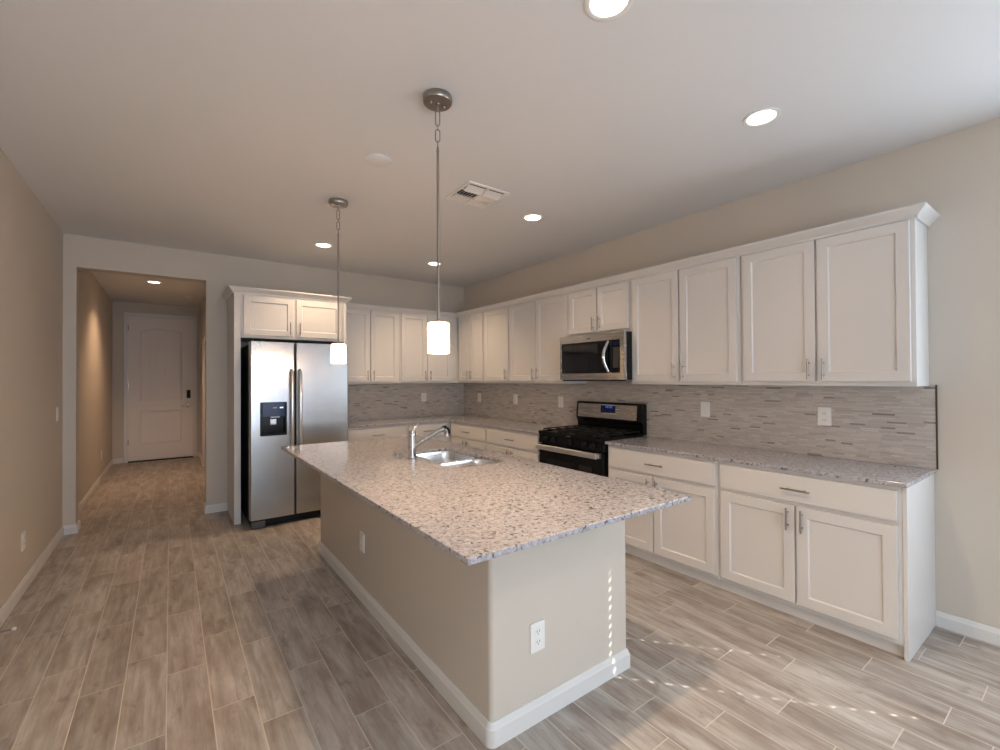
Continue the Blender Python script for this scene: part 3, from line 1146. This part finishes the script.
pts = []
for k in range(11):
    f = k / 10
    s = math.sin(PI * f)
    pts.append((hx + .012 - .022 * s, -.400 - .042 * s, 1.484 + .272 * f))
tube(bm, pts, [.013 + .004 * math.sin(PI * k / 10) for k in range(11)], 12)
obj('handle', bm, M_CHROME, mw, smooth=True)
obj('badge', B(-.04, .01, -.3992, -.3982, 1.793, 1.800), mat('badge_grey', (.14, .12, .11), .4, .6), mw)

# ================================================================== CEILING FITTINGS
def can(label, x, y, group='recessed ceiling lights', r=.088, power=1.0, col=CAN_COL):
    t = thing('recessed_light', label, 'ceiling light', (x, y, ZC), 0, group)
    bm = lathe(bmesh.new(), [(r, -.0005), (r, -.004), (r * .9, -.007), (r * .78, -.004), (r * .76, -.0008)], 40)
    obj('trim_ring', bm, M_PLASTIC, t, smooth=True)
    obj('lens', lathe(bmesh.new(), [(r * .75, -.001), (r * .74, -.004), (0, -.0045)], 40), M_LENS, t, smooth=True)
    ld_ = bpy.data.lights.new('can_lamp', 'SPOT')
    ld_.energy = CAN_W * power
    ld_.color = col
    ld_.spot_size = math.radians(122)
    ld_.spot_blend = .75
    ld_.shadow_soft_size = .05
    lo = bpy.data.objects.new('can_lamp', ld_)
    C.objects.link(lo)
    lo.parent = t
    lo.location = (0, 0, -.012)
    return t


can('white recessed ceiling light cut by the top edge of the photo', 1.287, 1.075, power=1.05)
can('white recessed ceiling light above the open end of the long counter', 2.515, 1.088, power=.1)
can('white recessed ceiling light right of the air vent, above the range side aisle', 2.488, 2.915, power=.3)
can('white recessed ceiling light behind the nearer pendant rod, close to the back corner', 2.528, 4.763, power=.6)
can('white recessed ceiling light left of the far pendant rod, in front of the fridge', 1.256, 4.755, power=.55)
for cx_, cy_, pw in ((-.02, .85, .35), (.05, -.85, .8), (1.28, -.85, .3), (2.5, -.85, .1)):  # ceiling lights added out of view to brighten the near room
    can('added white recessed ceiling light out of view, giving fill light', cx_, cy_, 'added fill lights out of view', power=pw, col=(1.0, .84, .68))
can('white recessed ceiling light in the hall before the front door', -.19, 7.895, power=1.0, col=(1.0, .64, .38))


def disc(name, label, x, y, r, h):
    t = thing(name, label, 'detector' if 'detector' in name else 'cover plate', (x, y, ZC))
    obj('housing', lathe(bmesh.new(), [(r, -.0005), (r, -h * .6), (r * .93, -h), (r * .86, -h * .85), (r * .82, -h), (0, -h)], 36), M_CEIL if 'plate' in name else M_PLASTIC, t, smooth=True)
    return t


disc('ceiling_cover_plate', 'round flat white cover plate on the ceiling left of the near pendant', 1.046, 2.712, .085, .012)
disc('smoke_detector', 'small white smoke detector on the hall ceiling before the front door', .238, 8.888, .065, .03)

# supply air register
ve = thing('air_vent', 'square white multi-louver air vent in the kitchen ceiling', 'vent', (1.845, 2.803, ZC))
h = .178
bm = bmesh.new()
w = .024
for a, b, c, d in ((-h, h, -h, -h + w), (-h, h, h - w, h), (-h, -h + w, -h + w, h - w), (h - w, h, -h + w, h - w)):
    box(bm, a, b, c, d, -.008, -.0005)
obj('frame', bm, M_PLASTIC, ve, bevel=.002)
obj('duct_back', B(-h + w, h - w, -h + w, h - w, -.002, -.0006), M_SLOT, ve)
bm = bmesh.new()
q = h - w
box(bm, -.006, .006, -q, q, -.012, -.003)
for yy in (-q / 3, q / 3):
    box(bm, -q, q, yy - .003, yy + .003, -.012, -.003)
obj('divider', bm, M_PLASTIC, ve)
rows = [(-q, -q / 3), (-q / 3, q / 3), (q / 3, q)]
for ri, (ya, yb) in enumerate(rows):
    for ci, (xa, xb) in enumerate(((-q, -.006), (.006, q))):
        bm = bmesh.new()
        if ri == 1:      # middle cells: blades across, blowing sideways
            s = 1 if ci == 0 else -1
            for k in range(6):
                x = xa + (xb - xa) * (k + .5) / 6
                bl = [(x - s * .007, -.0205), (x - s * .005, -.0205), (x + s * .009, -.004), (x + s * .007, -.004)]
                prism(bm, bl, ya + .004, yb - .004, 'y')
        else:
            up_, dn = (ya + .020, yb - .004) if ri == 0 else (yb - .006, ya + .0005)
            bl, b2 = [], []
            for k in range(7):      # one broad curved blade
                f = k / 6
                yy, zz = up_ + (dn - up_) * f, -.0045 - (.0175 if ri == 0 else .0085) * f ** 1.6
                bl.append((yy, zz))
                b2.append((yy, zz - .0012))
            prism(bm, bl + b2[::-1], xa + .003, xb - .003, 'x')
        obj('louver', bm, M_PLASTIC, ve)


# ---- pendants
def pendant(label, x, y):
    t = thing('pendant_light', label, 'pendant lamp', (x, y, ZC), 0, 'pendant lamps over the island')
    cn = obj('canopy', lathe(bmesh.new(), [(0, -.0005), (.069, -.0005), (.071, -.006), (.071, -.028), (.067, -.033), (.012, -.035), (.010, -.042), (0, -.042)], 36), M_NICKEL, t, smooth=True)
    for sx in (-1, 1):
        bm = lathe(bmesh.new(), [(0, -.033), (.006, -.033), (.006, -.042), (.004, -.045), (0, -.045)], 12, sx * .036, 0)
        obj('screw', bm, M_NICKEL, cn, smooth=True)

    def link(zc, hl, hw, ang):
        bm = bmesh.new()
        pts = []
        for k in range(24):
            a = 2 * PI * k / 24
            u, v = hw * math.cos(a), hl * math.sin(a)
            if hl > 2 * hw:
                v = (hl - hw) * (1 if math.sin(a) > .01 else -1 if math.sin(a) < -.01 else 0) + hw * math.sin(a)
            pts.append((u * math.cos(ang), u * math.sin(ang), zc + v))
        tube(bm, pts, .0030, 8, closed=True)
        return bm
    for zc, hl, hw, ang in ((-.056, .016, .008, 1.1), (-.105, .037, .0105, -.42), (-.150, .013, .007, 1.1), (-.190, .030, .0105, -.42), (-.231, .014, .007, 1.1)):
        obj('chain_link', link(zc, hl, hw, ang), M_NICKEL, t, smooth=True)
    top = -.268
    bm = bmesh.new()
    tube(bm, [(0, 0, top + .026), (0, 0, top)], [.004, .0085], 12)
    tube(bm, [(0, 0, top), (0, 0, -1.10)], .0065, 12)
    obj('rod', bm, M_NICKEL, t, smooth=True)
    obj('socket_cap', lathe(bmesh.new(), [(0, -1.088), (.016, -1.088), (.018, -1.094), (.018, -1.100), (0, -1.100)], 24), M_NICKEL, t, smooth=True)
    obj('shade', lathe(bmesh.new(), [(0, -1.1005), (.044, -1.1005), (.050, -1.104), (.052, -1.112), (.052, -1.246), (.049, -1.248), (.048, -1.239), (.048, -1.112), (.044, -1.106), (0, -1.106)], 40), M_SHADE, t, smooth=True)
    return t


pendant('nickel pendant with frosted glass shade over the island, nearer of the two', 1.047, 1.934)
pendant('nickel pendant with frosted glass shade in front of the fridge', 1.038, 3.515)


# ================================================================== WALL PLATES
def plate(name, label, loc, rz, kind, w=.078, hgt=.122):
    """local: wall at y=0, face to -y."""
    t = thing(name, label, 'outlet' if 'outlet' in name else 'switch', loc, rz, 'white wall plates')
    obj('cover', prism(bmesh.new(), rrect(-w / 2, w / 2, -hgt / 2, hgt / 2, .005, 3), -.006, -.0005, 'y'), M_PLASTIC, t, bevel=.0015)
    if kind == 'duplex':
        for s in (-1, 1):
            zc = s * .021
            so = obj('socket', prism(bmesh.new(), rrect(-.017, .017, zc - .015, zc + .015, .010, 5), -.0085, -.0061, 'y'), M_PLASTIC, t, bevel=.0008)
            bm = bmesh.new()
            box(bm, -.008, -.0055, -.0089, -.0084, zc - .002, zc + .007)
            box(bm, .0055, .008, -.0089, -.0084, zc - .002, zc + .007)
            box(bm, -.002, .002, -.0089, -.0084, zc - .011, zc - .007)
            obj('slots', bm, M_SLOT, so)
    elif kind == 'rocker':
        obj('rocker', prism(bmesh.new(), [(-.0061, -.033), (-.0085, -.033), (-.0105, .033), (-.0061, .033)], -.0165, .0165, 'x'), M_PLASTIC, t, bevel=.001)
    elif kind == 'gfci':
        fc = obj('socket', B(-.0165, .0165, -.009, -.0061, -.033, .033), M_PLASTIC, t, bevel=.001)
        bm = bmesh.new()
        for zc in (-.022, .022):
            box(bm, -.008, -.0055, -.0096, -.0089, zc - .004, zc + .004)
            box(bm, .0055, .008, -.0096, -.0089, zc - .004, zc + .004)
            box(bm, -.002, .002, -.0096, -.0089, zc - .009, zc - .006)
        obj('slots', bm, M_SLOT, fc)
    return t


plate('wall_outlet', 'white double outlet low on the near end face of the island', (1.238, IY0, .349), 0, 'duplex')
plate('wall_outlet', 'white outlet low on the long left side of the island', (IX0, 2.88, .377), RZ, 'duplex')
plate('wall_outlet', 'white outlet in the mosaic above the drawers at the open end of the right counter', (BSX, 1.153, 1.163), RZ, 'gfci')
plate('wall_switch', 'white switch plate in the mosaic between the range and the open end of the counter', (BSX, 1.986, 1.167), RZ, 'rocker')
plate('wall_outlet', 'white outlet in the mosaic immediately left of the range', (BSX, 3.68, 1.163), RZ, 'duplex')
plate('wall_outlet', 'white outlet in the right-wall mosaic, second from the room corner', (BSX, 4.506, 1.167), RZ, 'duplex')
plate('wall_outlet', 'white outlet in the right-wall mosaic closest to the room corner', (BSX, 5.333, 1.163), RZ, 'duplex')
plate('wall_outlet', 'white outlet in the mosaic of the back wall, right above the faucet', (2.877, YB - .008, 1.172), 0, 'duplex')
plate('wall_switch', 'white light switch at hand height on the left wall beside the hall opening', (XL, 5.507, 1.136), PI / 2, 'rocker')
plate('wall_outlet', 'white outlet low on the left wall above the baseboard', (XL, 4.389, .342), PI / 2, 'duplex')
plate('wall_outlet', 'white outlet low on the left wall inside the hall', (XL, 8.625, .359), PI / 2, 'duplex')

# spring door stop on the left baseboard
ds = thing('door_stop', 'small spring door stop with white tip sticking out of the left baseboard', 'door stop', (XL + BBT, 3.63, .05))
bm = bmesh.new()
pts = [(.004 + .082 * k / 96, .005 * math.cos(2 * PI * k / 8), .005 * math.sin(2 * PI * k / 8)) for k in range(97)]
tube(bm, pts, .0016, 6)
tube(bm, [(0, 0, 0), (.006, 0, 0)], .010, 12)
tube(bm, [(.005, 0, 0), (.083, 0, 0)], .0035, 8)
obj('spring', bm, M_NICKEL, ds, smooth=True)
bm = bmesh.new()
tube(bm, [(.084, 0, 0), (.088, 0, 0), (.098, 0, 0), (.102, 0, 0)], [.006, .0095, .0095, .006], 14)
obj('tip', bm, M_RUBBER, ds, smooth=True)
